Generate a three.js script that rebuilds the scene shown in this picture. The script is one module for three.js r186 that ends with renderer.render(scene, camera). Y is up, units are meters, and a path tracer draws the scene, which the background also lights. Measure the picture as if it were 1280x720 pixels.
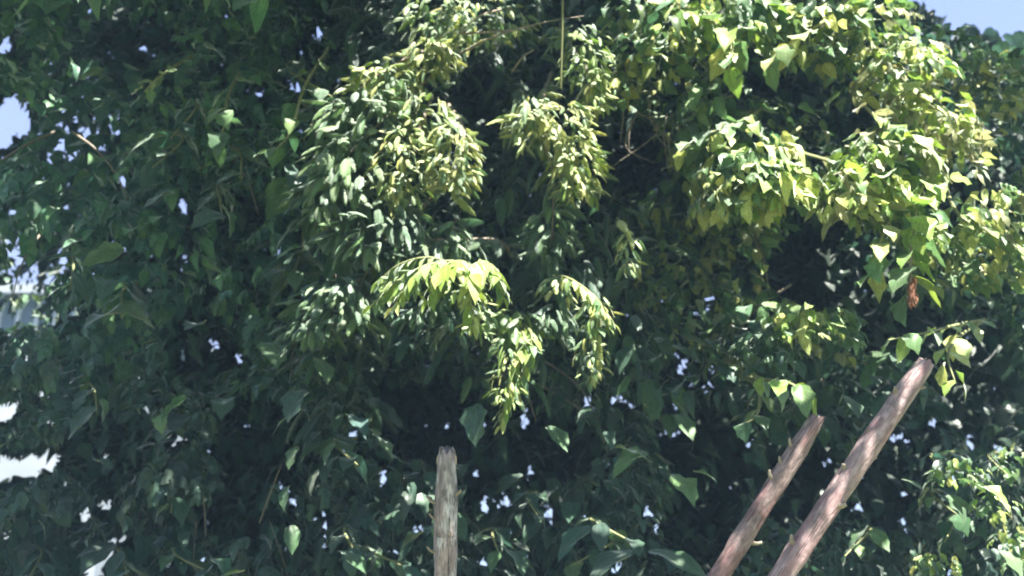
import * as THREE from 'three';
import { mergeGeometries } from 'three/addons/utils/BufferGeometryUtils.js';

// ---------------------------------------------------------------- camera, sky, sun, exposure
const scene = new THREE.Scene();
const FOV = 36, PITCH = THREE.MathUtils.degToRad(22), EYE = new THREE.Vector3(0, 1.6, 0);
const camera = new THREE.PerspectiveCamera(FOV, 1024 / 576, 0.05, 2000);
camera.position.copy(EYE);
camera.rotation.set(PITCH, 0, 0);
camera.focus = 3.2; camera.userData.fStop = 1.7; // a soft phone-video frame, focused a little in front of the poles
camera.updateMatrixWorld();
const SUN = new THREE.Vector3(0.32, 0.81, 0.50).normalize();
const EXPOSURE = 6.0;

const renderer = new THREE.WebGLRenderer({ antialias: true });
renderer.setSize(1024, 576);
renderer.toneMapping = THREE.LinearToneMapping;
renderer.toneMappingExposure = EXPOSURE;
renderer.shadowMap.enabled = true;

{ // clear summer sky: pale lavender near the horizon, bluer overhead, brighter round the sun
  const w = 256, h = 128, a = new Float32Array(w * h * 4), hor = [0.148, 0.162, 0.195], zen = [0.064, 0.096, 0.21], gnd = [0.03, 0.035, 0.036];
  const d = new THREE.Vector3();
  for (let j = 0; j < h; j++) for (let i = 0; i < w; i++) {
    const el = ((j + 0.5) / h - 0.5) * Math.PI, az = ((i + 0.5) / w - 0.5) * 2 * Math.PI;
    d.set(Math.cos(el) * Math.cos(az), Math.sin(el), Math.cos(el) * Math.sin(az));
    const t = Math.pow(Math.max(0, Math.sin(el)), 0.55), glow = 0.09 * Math.pow(Math.max(0, d.dot(SUN)), 8);
    for (let c = 0; c < 3; c++) a[(j * w + i) * 4 + c] = el < 0 ? gnd[c] : hor[c] + (zen[c] - hor[c]) * t + glow * [1, 0.97, 0.92][c];
    a[(j * w + i) * 4 + 3] = 1;
  }
  const sky = new THREE.DataTexture(a, w, h, THREE.RGBAFormat, THREE.FloatType);
  sky.mapping = THREE.EquirectangularReflectionMapping;
  sky.magFilter = sky.minFilter = THREE.LinearFilter;
  sky.needsUpdate = true;
  scene.background = sky;
  scene.environment = sky;
}
const sun = new THREE.DirectionalLight(new THREE.Color(1, 0.965, 0.88), 5);
sun.position.copy(SUN).multiplyScalar(40).add(new THREE.Vector3(0, 3, -6));
sun.target.position.set(0, 3, -6);
sun.castShadow = true;
sun.shadow.mapSize.set(4096, 4096);
Object.assign(sun.shadow.camera, { left: -14, right: 14, top: 14, bottom: -14, near: 1, far: 90 });
scene.add(sun, sun.target);

// ---------------------------------------------------------------- helpers
let seed = 20241;
const rnd = () => { seed |= 0; seed = seed + 0x6D2B79F5 | 0; let t = Math.imul(seed ^ seed >>> 15, 1 | seed); t = t + Math.imul(t ^ t >>> 7, 61 | t) ^ t; return ((t ^ t >>> 14) >>> 0) / 4294967296; };
const rr = (a, b) => a + (b - a) * rnd();
const gauss = () => (rnd() + rnd() + rnd() - 1.5) / 0.87;
const F = 360 / Math.tan(THREE.MathUtils.degToRad(FOV / 2));
const RIGHT = new THREE.Vector3(1, 0, 0), UPV = new THREE.Vector3(0, Math.cos(PITCH), Math.sin(PITCH)), FWD = new THREE.Vector3(0, Math.sin(PITCH), -Math.cos(PITCH));
const UP = new THREE.Vector3(0, 1, 0);
// a place on the photograph and a distance in metres -> a point of the world
const at = (px, py, d) => EYE.clone().addScaledVector(RIGHT, (px - 640) / F * d).addScaledVector(UPV, (360 - py) / F * d).addScaledVector(FWD, d);
const seen = (p) => { const v = p.clone().sub(EYE), d = v.dot(FWD); return [640 + v.dot(RIGHT) / d * F, 360 - v.dot(UPV) / d * F, d]; };
const C = (r, g, b) => new THREE.Color().setRGB(r, g, b);
const used = {};
const numbered = (n) => { used[n] = (used[n] ?? -1) + 1; return used[n] ? `${n}_${String(used[n]).padStart(3, '0')}` : n; };
function vnoise(x, y, z = 0) { // value noise
  const h = (i, j, k) => { let n = Math.imul(i, 374761393) + Math.imul(j, 668265263) + Math.imul(k, 2147483647 - 97) | 0; n = Math.imul(n ^ n >>> 13, 1274126177); return ((n ^ n >>> 16) >>> 0) / 4294967296; };
  const i = Math.floor(x), j = Math.floor(y), k = Math.floor(z), s = (t) => t * t * (3 - 2 * t), u = s(x - i), v = s(y - j), w = s(z - k), L = (a, b, t) => a + (b - a) * t;
  return L(L(L(h(i, j, k), h(i + 1, j, k), u), L(h(i, j + 1, k), h(i + 1, j + 1, k), u), v), L(L(h(i, j, k + 1), h(i + 1, j, k + 1), u), L(h(i, j + 1, k + 1), h(i + 1, j + 1, k + 1), u), v), w);
}
const fbm = (x, y, z = 0) => 0.5 * vnoise(x, y, z) + 0.27 * vnoise(x * 2.1, y * 2.1, z + 7) + 0.15 * vnoise(x * 4.3, y * 4.3, z + 3) + 0.08 * vnoise(x * 8.9, y * 8.9, z + 1);

// ---------------------------------------------------------------- textures
function tex(w, h, fn, srgb) {
  const a = new Uint8Array(w * h * 4);
  for (let j = 0; j < h; j++) for (let i = 0; i < w; i++) {
    const c = fn((i + 0.5) / w, (j + 0.5) / h);
    for (let k = 0; k < 3; k++) a[(j * w + i) * 4 + k] = Math.max(0, Math.min(255, 255 * c[k]));
    a[(j * w + i) * 4 + 3] = 255;
  }
  const t = new THREE.DataTexture(a, w, h);
  t.magFilter = THREE.LinearFilter; t.minFilter = THREE.LinearFilter; t.wrapS = t.wrapT = THREE.RepeatWrapping;
  if (srgb) t.colorSpace = THREE.SRGBColorSpace;
  t.needsUpdate = true;
  return t;
}
const vein = (u, v) => { // 1 on a vein
  const x = Math.abs(u - 0.5), mid = Math.max(0, 1 - x / 0.018), s = (v - x * 0.75) * 8.5, f = Math.abs(s - Math.round(s));
  return Math.max(mid, Math.max(0, 1 - f / 0.1) * 0.7);
};
const leafMap = tex(256, 256, (u, v) => {
  const n = fbm(u * 7, v * 7, 4), spot = fbm(u * 16, v * 16, 9) > 0.69 ? 0.72 : 1, k = 0.58 + 0.42 * n, w = vein(u, v) * 0.3;
  return [(k + w * 1.2) * spot, (k + w) * (spot * 0.5 + 0.5), (k * 0.92 + w) * spot];
}, true);
const leafBump = tex(256, 256, (u, v) => { const x = Math.abs(u - 0.5), s = (v - x * 0.75) * 8.5, q = 0.5 + 0.35 * Math.cos((s - Math.round(s)) * Math.PI * 2 + Math.PI) - 0.3 * vein(u, v) + 0.15 * fbm(u * 20, v * 20); return [q, q, q]; });
const barkTone = (u, v, s) => fbm(u * 6, v * 26, s) * 0.6 + fbm(u * 26, v * 40, s + 5) * 0.4;
const bark = (s, lo, hi, patch) => tex(256, 512, (u, v) => {
  const uu = Math.abs(u * 2 - 1), n = barkTone(uu, v, s), q = fbm(uu * 3, v * 9, s + 11), k = Math.max(0, Math.min(1, (n - 0.28) * 2.2)), m = Math.max(0, Math.min(1, (q - 0.5) * 7)), crack = fbm(uu * 34, v * 7, s + 2) < 0.3 ? 0.62 : 1;
  return [0, 1, 2].map((c) => ((lo[c] + (hi[c] - lo[c]) * k) * (1 - m) + patch[c] * m * (0.75 + 0.4 * k)) * crack);
}, true);
const barkBump = tex(256, 512, (u, v) => { const uu = Math.abs(u * 2 - 1), k = barkTone(uu, v, 3) - (fbm(uu * 34, v * 7, 2) < 0.3 ? 0.3 : 0); return [k, k, k]; });

// ---------------------------------------------------------------- materials
function leafMaterial(color, through = 0.42, coat = 0.55, coatRough = 0.42) {
  return new THREE.MeshPhysicalMaterial({ color, map: leafMap, bumpMap: leafBump, bumpScale: 0.0006, roughness: 1, transmission: through, thickness: 0, ior: 1.35, clearcoat: coat, clearcoatRoughness: coatRough, side: THREE.DoubleSide });
}
const M = {
  dark: leafMaterial(C(0.115, 0.20, 0.075)),          // tinted per leaf
  white: leafMaterial(C(1, 1, 1), 0.45, 0.7, 0.4),   // its colour comes from each copy
  twig: new THREE.MeshStandardMaterial({ color: C(0.20, 0.165, 0.13), roughness: 0.85 }),
  stem: new THREE.MeshStandardMaterial({ color: C(0.16, 0.17, 0.07), roughness: 0.7 }),
  trunk: new THREE.MeshStandardMaterial({ map: bark(21, [0.26, 0.22, 0.19], [0.45, 0.40, 0.35], [0.38, 0.36, 0.30]), bumpMap: barkBump, bumpScale: 0.012, roughness: 0.92 }),
  poleGrey: new THREE.MeshStandardMaterial({ map: bark(1, [0.42, 0.385, 0.385], [0.86, 0.83, 0.83], [0.62, 0.55, 0.54]), bumpMap: barkBump, bumpScale: 0.009, roughness: 0.88 }),
  poleBrown: new THREE.MeshStandardMaterial({ map: bark(5, [0.42, 0.35, 0.34], [0.68, 0.59, 0.58], [0.58, 0.45, 0.44]), bumpMap: barkBump, bumpScale: 0.008, roughness: 0.85 }),
  poleRed: new THREE.MeshStandardMaterial({ map: bark(9, [0.47, 0.39, 0.385], [0.71, 0.62, 0.615], [0.63, 0.50, 0.50]), bumpMap: barkBump, bumpScale: 0.007, roughness: 0.82 }),
  cutWood: new THREE.MeshStandardMaterial({ map: bark(31, [0.46, 0.40, 0.34], [0.82, 0.77, 0.70], [0.66, 0.60, 0.52]), bumpMap: barkBump, bumpScale: 0.006, roughness: 0.9 }),
  dry: new THREE.MeshPhysicalMaterial({ color: C(0.26, 0.11, 0.06), roughness: 0.95, transmission: 0.35, thickness: 0, side: THREE.DoubleSide }),
  paint: new THREE.MeshStandardMaterial({ color: C(0.45, 0.48, 0.52), roughness: 0.5 }),
  wall: new THREE.MeshStandardMaterial({ map: tex(128, 128, (u, v) => { const n = 0.40 + 0.1 * fbm(u * 9, v * 9, 3); return [n * 0.94, n * 0.99, n * 1.06]; }, true), roughness: 0.9 }),
  glass: new THREE.MeshStandardMaterial({ color: C(0.05, 0.075, 0.09), roughness: 0.12 }),
  soil: new THREE.MeshStandardMaterial({ map: tex(256, 256, (u, v) => { const n = fbm(u * 12, v * 12, 2); return [0.22 + 0.2 * n, 0.24 + 0.2 * n, 0.14 + 0.12 * n]; }, true), roughness: 1 }),
};
const matCache = new Map();
function tinted(c) { // leaf materials for single leaves, a limited range of tones
  const q = [Math.round(c.r * 40), Math.round(c.g * 40), Math.round(c.b * 60)], k = q.join();
  if (!matCache.has(k)) matCache.set(k, leafMaterial(C(q[0] / 40, q[1] / 40, q[2] / 60), 0.46, 0.8, 0.38));
  return matCache.get(k);
}

// ---------------------------------------------------------------- shapes
function grid(nu, nv, fn) { // fn(u, v) -> [x, y, z]
  const p = [], t = [], ix = [];
  for (let j = 0; j <= nv; j++) for (let i = 0; i <= nu; i++) { p.push(...fn(i / nu, j / nv)); t.push(i / nu, j / nv); }
  for (let j = 0; j < nv; j++) for (let i = 0; i < nu; i++) { const a = j * (nu + 1) + i, b = a + nu + 1; ix.push(a, b, a + 1, b, b + 1, a + 1); }
  const g = new THREE.BufferGeometry();
  g.setAttribute('position', new THREE.Float32BufferAttribute(p, 3));
  g.setAttribute('uv', new THREE.Float32BufferAttribute(t, 2));
  g.setIndex(ix);
  g.computeVertexNormals();
  return g;
}
// a leaf of length 1 from the origin along +z, its upper side +y
const OUT = [[0, 0], [0.03, 0.34], [0.08, 0.62], [0.17, 0.86], [0.3, 1], [0.45, 0.97], [0.6, 0.8], [0.75, 0.52], [0.87, 0.24], [0.95, 0.08], [1, 0]];
const outline = (v) => { let i = 0; while (i < OUT.length - 2 && OUT[i + 1][0] < v) i++; const [a, b] = [OUT[i], OUT[i + 1]]; return a[1] + (b[1] - a[1]) * Math.min(1, (v - a[0]) / (b[0] - a[0])); };
function leafShape(nu, nv, { width, fold, sag, wave, heart = 0.06, tip = 1.5, twist = 0, s = 0 }) {
  return grid(nu, nv, (u, v) => {
    v = 0.5 - 0.5 * Math.cos(Math.PI * Math.pow(v, 0.9));
    const o = outline(v) + 0.01, a = u * 2 - 1, edge = 1 + wave * 0.9 * Math.sin(v * 17 + s + (a > 0 ? 2 : 0)) * Math.abs(a);
    const x = a * o * width / 2 * edge, tw = twist * v;
    let y = x * x * fold * 2.4 - sag * v * v + wave * 0.35 * Math.sin(v * 11 + s * 2 + a * 2) * Math.abs(a) * o, z = v * (1 - 0.25 * sag * v) - heart * a * a * (1 - v) * 2;
    return [x * Math.cos(tw) - y * Math.sin(tw) * 0.3, y + x * Math.sin(tw), z];
  });
}
const BROAD = [0, 1, 2, 3, 4].map((k) => leafShape(6, 10, { width: 0.60 + 0.07 * (k % 3), fold: [0.25, 0.45, 0.1, 0.6, 0.3][k], sag: [0.2, 0.35, 0.5, 0.12, 0.3][k], wave: 0.10 + 0.03 * k, twist: [0.2, -0.4, 0.1, 0.5, -0.2][k], s: k * 1.7 }));
const COARSE = [0, 1, 2, 3, 4].map((k) => leafShape(4, 7, { width: [0.54, 0.62, 0.7, 0.46, 0.58][k], fold: [0.3, 0.5, 0.15, 0.9, -0.3][k], sag: [0.25, 0.4, 0.15, 0.7, 0.05][k], wave: [0.1, 0.14, 0.1, 0.18, 0.2][k], twist: [0.3, -0.3, 0.1, 0.9, -0.8][k], s: k * 1.9 }));
const SLIM = [0, 1].map((k) => leafShape(2, 4, { width: 0.30 + 0.06 * k, fold: 0.2, sag: 0.25 + 0.2 * k, wave: 0.05, heart: 0, s: k }));
const LEAFLET = [0, 1, 2].map((k) => leafShape(4, 7, { width: 0.36 + 0.04 * k, fold: 0.35 - 0.1 * k, sag: 0.15 + 0.15 * k, wave: 0.05, heart: 0, twist: (k - 1) * 0.3, s: k * 2 }));
function tube(pts, radii, sides = 6, rough = 0, caps = true) { // tapered, uneven tube through world points
  const curve = new THREE.CatmullRomCurve3(pts), n = Math.max(4, (pts.length - 1) * 5), fr = curve.computeFrenetFrames(n), len = curve.getLength();
  const p = [], t = [], ix = [], q = new THREE.Vector3(), v = new THREE.Vector3();
  const rad = (s) => { const x = s * (radii.length - 1), i = Math.min(radii.length - 2, Math.floor(x)); return radii[i] + (radii[i + 1] - radii[i]) * (x - i); };
  for (let j = 0; j <= n; j++) {
    curve.getPoint(j / n, q);
    for (let i = 0; i <= sides; i++) {
      const a = i / sides * Math.PI * 2, r = rad(j / n) * (1 + rough * (vnoise(Math.cos(a) * 2 + 9, Math.sin(a) * 2 + 9, j / n * len * 9) - 0.5));
      v.copy(q).addScaledVector(fr.normals[j], Math.cos(a) * r).addScaledVector(fr.binormals[j], Math.sin(a) * r);
      p.push(v.x, v.y, v.z); t.push(i / sides, j / n * len * 0.9);
    }
  }
  for (let j = 0; j < n; j++) for (let i = 0; i < sides; i++) { const a = j * (sides + 1) + i, b = a + sides + 1; ix.push(a, a + 1, b, b, a + 1, b + 1); }
  if (caps) for (const j of [0, n]) { curve.getPoint(j / n, q); const c = p.length / 3; p.push(q.x, q.y, q.z); t.push(0.5, 0); for (let i = 0; i < sides; i++) { const a = j * (sides + 1) + i; j ? ix.push(c, a, a + 1) : ix.push(c, a + 1, a); } }
  const g = new THREE.BufferGeometry();
  g.setAttribute('position', new THREE.Float32BufferAttribute(p, 3));
  g.setAttribute('uv', new THREE.Float32BufferAttribute(t, 2));
  g.setIndex(ix);
  g.computeVertexNormals();
  return g;
}
// where a rachis of length 1 runs: along +z and arching down
const rachis = (s, sag) => new THREE.Vector3(0, 0.12 * s - sag * s * s, s * (1 - 0.28 * sag * s));
function frondShape(pairs, leafLen, slim, sag, droop, sd) {
  const parts = [], keep = seed; seed = sd;
  parts.push(tube([0, 0.25, 0.5, 0.75, 1].map((s) => rachis(s, sag)), [0.009, 0.004], 3, 0, false));
  const m = new THREE.Matrix4(), X = new THREE.Vector3(), Y = new THREE.Vector3(), Z = new THREE.Vector3();
  for (let i = 0; i < pairs * 2 + 1; i++) {
    const s = i === pairs * 2 ? 1 : 0.12 + 0.86 * (Math.floor(i / 2) + 0.5) / pairs, side = i % 2 ? 1 : -1, along = rachis(Math.min(1, s + 0.02), sag).sub(rachis(s - 0.02, sag)).normalize();
    const L = leafLen * (0.55 + 0.75 * Math.sin(Math.PI * Math.min(0.95, s * 0.85 + 0.12))) * rr(0.85, 1.1);
    Z.set(i === pairs * 2 ? 0 : side, 0, 0).addScaledVector(along, 0.55 + 0.5 * s).addScaledVector(UP, -droop * rr(0.6, 1.3)).normalize();
    Y.set(-side * 0.25 * droop, 1, 0).addScaledVector(Z, -Z.dot(Y)).normalize(); Y.addScaledVector(Z, -Z.dot(Y)).normalize();
    X.crossVectors(Y, Z);
    m.makeBasis(X, Y, Z).scale(new THREE.Vector3(L, L, L)).setPosition(rachis(s, sag));
    parts.push(slim[i % slim.length].clone().applyMatrix4(m));
  }
  seed = keep;
  return mergeGeometries(parts);
}
const FROND = [frondShape(17, 0.15, SLIM, 0.35, 0.35, 5), frondShape(18, 0.13, SLIM, 0.55, 0.6, 8), frondShape(15, 0.16, SLIM, 0.2, 0.2, 13)];
const FERN = [frondShape(16, 0.17, SLIM, 0.3, 0.15, 25), frondShape(15, 0.19, SLIM, 0.45, 0.25, 28), frondShape(14, 0.18, SLIM, 0.15, 0.1, 33)]; // flatter, fuller
const TWIGLET = [0, 1].map((k) => { // a small spray of five slim leaves
  const parts = [], m = new THREE.Matrix4(), e = new THREE.Euler();
  for (let i = 0; i < 6; i++) { const L = 0.34 + 0.1 * ((i * 7 + k) % 3); m.compose(new THREE.Vector3(0, -0.05 * i * i / 6, 0.13 * i), new THREE.Quaternion().setFromEuler(e.set(0.35 + 0.2 * ((i + k) % 3), (i % 2 ? 1 : -1) * (0.9 - 0.12 * i), 0.3 * (i % 2 ? 1 : -1), 'YXZ')), new THREE.Vector3(L, L, L)); parts.push(COARSE[(i + k) % 5].clone().applyMatrix4(m)); }
  return mergeGeometries(parts);
});

// ---------------------------------------------------------------- the things that carry leaves
const trees = [];
function tree(name, label, category, base, group) {
  const o = new THREE.Group(); o.name = numbered(name); o.position.copy(base); o.userData = { label, category };
  if (group) o.userData.group = group;
  scene.add(o);
  const t = { o, base, bins: new Map(), singles: 0 };
  trees.push(t);
  return t;
}
function put(name, geo, mat, parent, pos) { const m = new THREE.Mesh(geo, mat); m.name = name; m.castShadow = m.receiveShadow = true; if (pos) m.position.copy(pos); parent.add(m); return m; }
const limb = (t, name, pts, radii, mat = M.twig, sides = 6, rough = 0.2) => put(name, tube(pts.map((p) => p.clone().sub(t.base)), radii, sides, rough), mat, t.o);

// recesses: parts of the wall of leaves where one looks into deep shade
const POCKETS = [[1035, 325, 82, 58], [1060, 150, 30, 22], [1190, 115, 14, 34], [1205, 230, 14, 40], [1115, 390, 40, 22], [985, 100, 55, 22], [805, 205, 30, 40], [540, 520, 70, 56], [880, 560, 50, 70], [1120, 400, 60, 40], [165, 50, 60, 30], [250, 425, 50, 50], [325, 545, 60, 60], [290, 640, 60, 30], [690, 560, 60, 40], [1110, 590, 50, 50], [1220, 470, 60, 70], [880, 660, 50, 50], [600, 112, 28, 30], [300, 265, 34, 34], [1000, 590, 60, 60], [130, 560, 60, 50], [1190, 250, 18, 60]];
const leftEdge = (x, y) => x < 105 && y > 285 && y < 420; // a paler tree farther off shows here
const inPocket = (x, y, grow = 1) => POCKETS.some(([a, b, rx, ry]) => ((x - a) / (rx * grow)) ** 2 + ((y - b) / (ry * grow)) ** 2 < 1);
// gaps in the crowns where the sky shows, and shafts through which the sun reaches a lit bough
const GAPS = [];  // [from, direction, radius]
const gap = (px, py, r) => { const a = at(px, py, 5.0), b = at(px, py, 9); GAPS.push([a, b.sub(a).normalize(), r / F * 6.5, r]); };
const SHAFTS = [];
const shaft = (px, py, d, r) => SHAFTS.push([at(px, py, d), r]);
const tmpV = new THREE.Vector3();
function hollow(p, k) { const [x, y, d] = seen(p); return d < 6.7 && d > 4.3 && inPocket(x, y, k); }
function blocked(p, size, mid = p) {
  if (hollow(p, 1)) return true;
  for (const [a, d, r] of GAPS) { tmpV.copy(mid).sub(a); const s = tmpV.dot(d); tmpV.addScaledVector(d, -s); if (tmpV.lengthSq() < (r + size * 0.3) ** 2) return true; }
  for (const [a, r] of SHAFTS) { tmpV.copy(p).sub(a); const s = tmpV.dot(SUN); if (s < r * 1.1) continue; tmpV.addScaledVector(SUN, -s); if (tmpV.lengthSq() < r * r) return true; }
  return false;
}
const bX = new THREE.Vector3(), bY = new THREE.Vector3(), bZ = new THREE.Vector3();
function pose(out, droop, roll, p, size, m = new THREE.Matrix4()) { // a leaf that points along `out`, tipped down by `droop`, rolled about its midrib
  bZ.copy(out).addScaledVector(UP, -bZ.copy(out).dot(UP));
  if (bZ.lengthSq() < 1e-4) bZ.set(0, 0, 1);
  bZ.normalize().multiplyScalar(Math.cos(droop)).addScaledVector(UP, -Math.sin(droop)).normalize();
  bX.crossVectors(UP, bZ).normalize(); bY.crossVectors(bZ, bX);
  bX.multiplyScalar(Math.cos(roll)).addScaledVector(bY, Math.sin(roll)); bY.crossVectors(bZ, bX).normalize(); bX.crossVectors(bY, bZ);
  m.makeBasis(bX, bY, bZ).scale(tmpV.set(size, size, size)).setPosition(p);
  return m;
}
function scatter(t, geos, p, out, droop, roll, size, color) {
  const g = geos[Math.floor(rnd() * geos.length)];
  if (!t.bins.has(g)) t.bins.set(g, { m: [], c: [] });
  const b = t.bins.get(g);
  b.m.push(pose(out, droop, roll, p, size).clone()); b.c.push(color);
}
const mixC = (a, b, t) => C(a.r + (b.r - a.r) * t, a.g + (b.g - a.g) * t, a.b + (b.b - a.b) * t);
const vary = (c, s = 0.25) => { const k = 1 + s * gauss(), h = 1 + 0.12 * gauss(); return C(Math.max(0.01, c.r * k * h), Math.max(0.015, c.g * k), Math.max(0.006, c.b * k / h)); };
const TONE = { paintedShade: C(0.038, 0.078, 0.06), deep: C(0.06, 0.14, 0.088), green: C(0.095, 0.21, 0.095), fresh: C(0.185, 0.33, 0.125), lime: C(0.33, 0.50, 0.08), cream: C(0.60, 0.67, 0.24), tan: C(0.37, 0.395, 0.22), blue: C(0.065, 0.155, 0.12) };  // paler tones go on sunlit foliage, darker on shaded: light put in colour
const leftShadeLift = (t, c, y) => { if (t !== T.left) return c; const k = Math.max(0, Math.min(1, (y - 2.7) / 1.2)); return C(c.r * (1 + 0.45 * k), c.g * (1 + 0.6 * k), c.b * (1.05 + 0.55 * k)); }; // upper leaves of the shade tree painted paler, bluer to lift the shade
// a rounded clump of foliage: leaves thicker towards its outside, pointing outwards and down
function clump(t, geos, px, py, d, rx, ry, rd, n, size, tones, { free = false, droop = [0.2, 1.1] } = {}) {
  const c = at(px, py, d), k = d / F, p = new THREE.Vector3(), o = new THREE.Vector3();
  for (let i = 0; i < n; i++) {
    o.set(gauss(), gauss(), gauss()).normalize();
    const r = 0.45 + 0.6 * Math.sqrt(rnd());
    p.copy(c).addScaledVector(RIGHT, o.x * rx * k * r).addScaledVector(UPV, o.y * ry * k * r).addScaledVector(FWD, o.z * rd * r);
    const s = size * rr(0.65, 1.25);
    const out = new THREE.Vector3(o.x + 0.7 * gauss(), 0, -o.z * 0.9 + 0.25 + 0.7 * gauss()), tip = rr(...droop);
    const mid = out.clone().normalize().multiplyScalar(Math.cos(tip) * s * 0.5).addScaledVector(UP, -Math.sin(tip) * s * 0.5).add(p);
    if (free ? hollow(p, 0.8) : blocked(p, s, mid)) continue;
    scatter(t, geos, p.clone(), out, tip, 0.5 * gauss(), s, leftShadeLift(t, vary(tones[Math.floor(rnd() * tones.length)]), p.y));
  }
}
// one leaf that can be picked out, a mesh of its own
function leaf(t, parent, p, out, droop, roll, size, color, geos = BROAD, name = 'leaf') {
  const m = put(name, geos[Math.floor(rnd() * geos.length)], tinted(color), parent);
  pose(out, droop, roll, p.clone().sub(t.base), size).decompose(m.position, m.quaternion, m.scale);
  t.singles++;
  return m;
}
// a bough with separate broad leaves set along it
function bough(t, pts, n, size, tones, { r = 0.012, droop = [0.25, 1.0], spread = 1, bias = null } = {}) {
  const b = put('branch', tube(pts.map((p) => p.clone().sub(t.base)), [r, r * 0.35], 5, 0.2), M.stem, t.o), cv = new THREE.CatmullRomCurve3(pts), q = new THREE.Vector3();
  for (let i = 0; i < n; i++) {
    const s = 0.12 + 0.88 * (i + 0.5 * rnd()) / n, p = cv.getPoint(s), tan = cv.getTangent(s), side = i % 2 ? 1 : -1;
    q.crossVectors(tan, UP).normalize().multiplyScalar(side * spread).addScaledVector(tan, 0.6).add(new THREE.Vector3(0.3 * gauss(), 0, 0.25 + 0.3 * gauss()));
    if (bias) q.add(bias);
    leaf(t, b, p.addScaledVector(q.clone().normalize(), 0.03), q, rr(...droop), 0.4 * gauss(), size * rr(0.7, 1.2), vary(tones[Math.floor(rnd() * tones.length)], 0.15));
  }
  return b;
}
// a frond built leaflet by leaflet
function bigFrond(t, pts, pairs, len, tones, droop = 1.0) {
  const f = put('frond', tube(pts.map((p) => p.clone().sub(t.base)), [0.008, 0.003], 5), M.stem, t.o), cv = new THREE.CatmullRomCurve3(pts), q = new THREE.Vector3();
  for (let i = 0; i < pairs * 2 + 1; i++) {
    const end = i === pairs * 2, s = end ? 1 : 0.1 + 0.88 * (Math.floor(i / 2) + 0.5) / pairs, p = cv.getPoint(s), tan = cv.getTangent(s), side = i % 2 ? 1 : -1;
    q.crossVectors(tan, UP).normalize().multiplyScalar(end ? 0 : side).addScaledVector(tan, 0.6 + 0.4 * s);
    leaf(t, f, p, q, droop * rr(0.55, 1.15), -side * 0.25 + 0.2 * gauss(), len * (0.7 + 0.4 * Math.sin(Math.PI * s)) * rr(0.85, 1.15), vary(tones[Math.floor(rnd() * tones.length)], 0.12), LEAFLET, 'leaflet');
  }
  return f;
}
// single-mesh fronds hung along a bough
function frondBough(t, pts, n, len, tones, { r = 0.014, droop = [0.0, 0.7], bias = new THREE.Vector3(0, 0, 0.5), spread = 1 } = {}) {
  put('branch', tube(pts.map((p) => p.clone().sub(t.base)), [r, r * 0.3], 5, 0.2), M.twig, t.o);
  const cv = new THREE.CatmullRomCurve3(pts), q = new THREE.Vector3();
  for (let i = 0; i < n; i++) {
    const s = 0.05 + 0.95 * (i + rnd()) / n, p = cv.getPoint(s), tan = cv.getTangent(s), side = i % 2 ? 1 : -1;
    q.crossVectors(tan, UP).normalize().multiplyScalar(side * spread).addScaledVector(tan, 0.8).add(bias).add(new THREE.Vector3(0.35 * gauss(), 0, 0.35 * gauss()));
    const k = s * (tones.length - 1), a = Math.min(tones.length - 2, Math.floor(k));
    leaf(t, t.o, p, q, rr(...droop), 0.35 * gauss(), len * rr(0.7, 1.1), vary(tones.length > 1 ? mixC(tones[a], tones[a + 1], k - a) : tones[0], 0.14), FERN, 'frond');
  }
}
function finish(t) { // every tree's mass of small leaves
  for (const [g, b] of t.bins) {
    const im = new THREE.InstancedMesh(g, M.white, b.m.length); im.name = 'crown'; im.castShadow = im.receiveShadow = true; im.userData.kind = 'stuff';
    im.position.copy(t.base).negate();
    b.m.forEach((m, i) => { im.setMatrixAt(i, m); im.setColorAt(i, b.c[i]); });
    t.o.add(im);
  }
}

// ---------------------------------------------------------------- ground
{
  const g = new THREE.PlaneGeometry(1600, 1600, 1, 1); g.rotateX(-Math.PI / 2);
  for (let i = 0; i < g.attributes.uv.count; i++) g.attributes.uv.setXY(i, g.attributes.uv.getX(i) * 500, g.attributes.uv.getY(i) * 500);
  put('ground', g, M.soil, scene).userData.kind = 'structure';
}

// ---------------------------------------------------------------- trees
const foot = (px, d) => { const p = at(px, 500, d); p.y = 0; return p; };
const T = {
  left: tree('shade_tree', 'dark broad-leaved tree filling the shaded left of the picture', 'tree', foot(330, 8.3)),
  feather: tree('feathery_tree', 'feathery tree in the centre with fern-like fronds and cream lit tips', 'tree', foot(590, 8.4)),
  right: tree('yellowing_tree', 'sunlit yellow-green broad-leaved tree above the two leaning poles', 'tree', foot(950, 8.5)),
  farRight: tree('distant_tree', 'small-leaved darker tree behind the yellow-green one at the right edge', 'tree', foot(1330, 8.8)),
  farLeft: tree('distant_tree', 'pale green small-leaved tree against the sky at the left edge', 'tree', foot(-60, 8.6)),
  back: tree('backing_tree', 'dense tree behind the vertical pole, leaf colour darkened to paint deep shade', 'tree', foot(700, 8.6)),
  shrub: tree('leafy_shrub', 'shaded shrub with large heart-shaped leaves between vertical and leaning poles', 'shrub', foot(800, 5.6)),
  shrubRight: tree('leafy_shrub', 'shrub with a few yellow lit leaves in the lower right corner', 'shrub', foot(1250, 5.4)),
};
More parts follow.
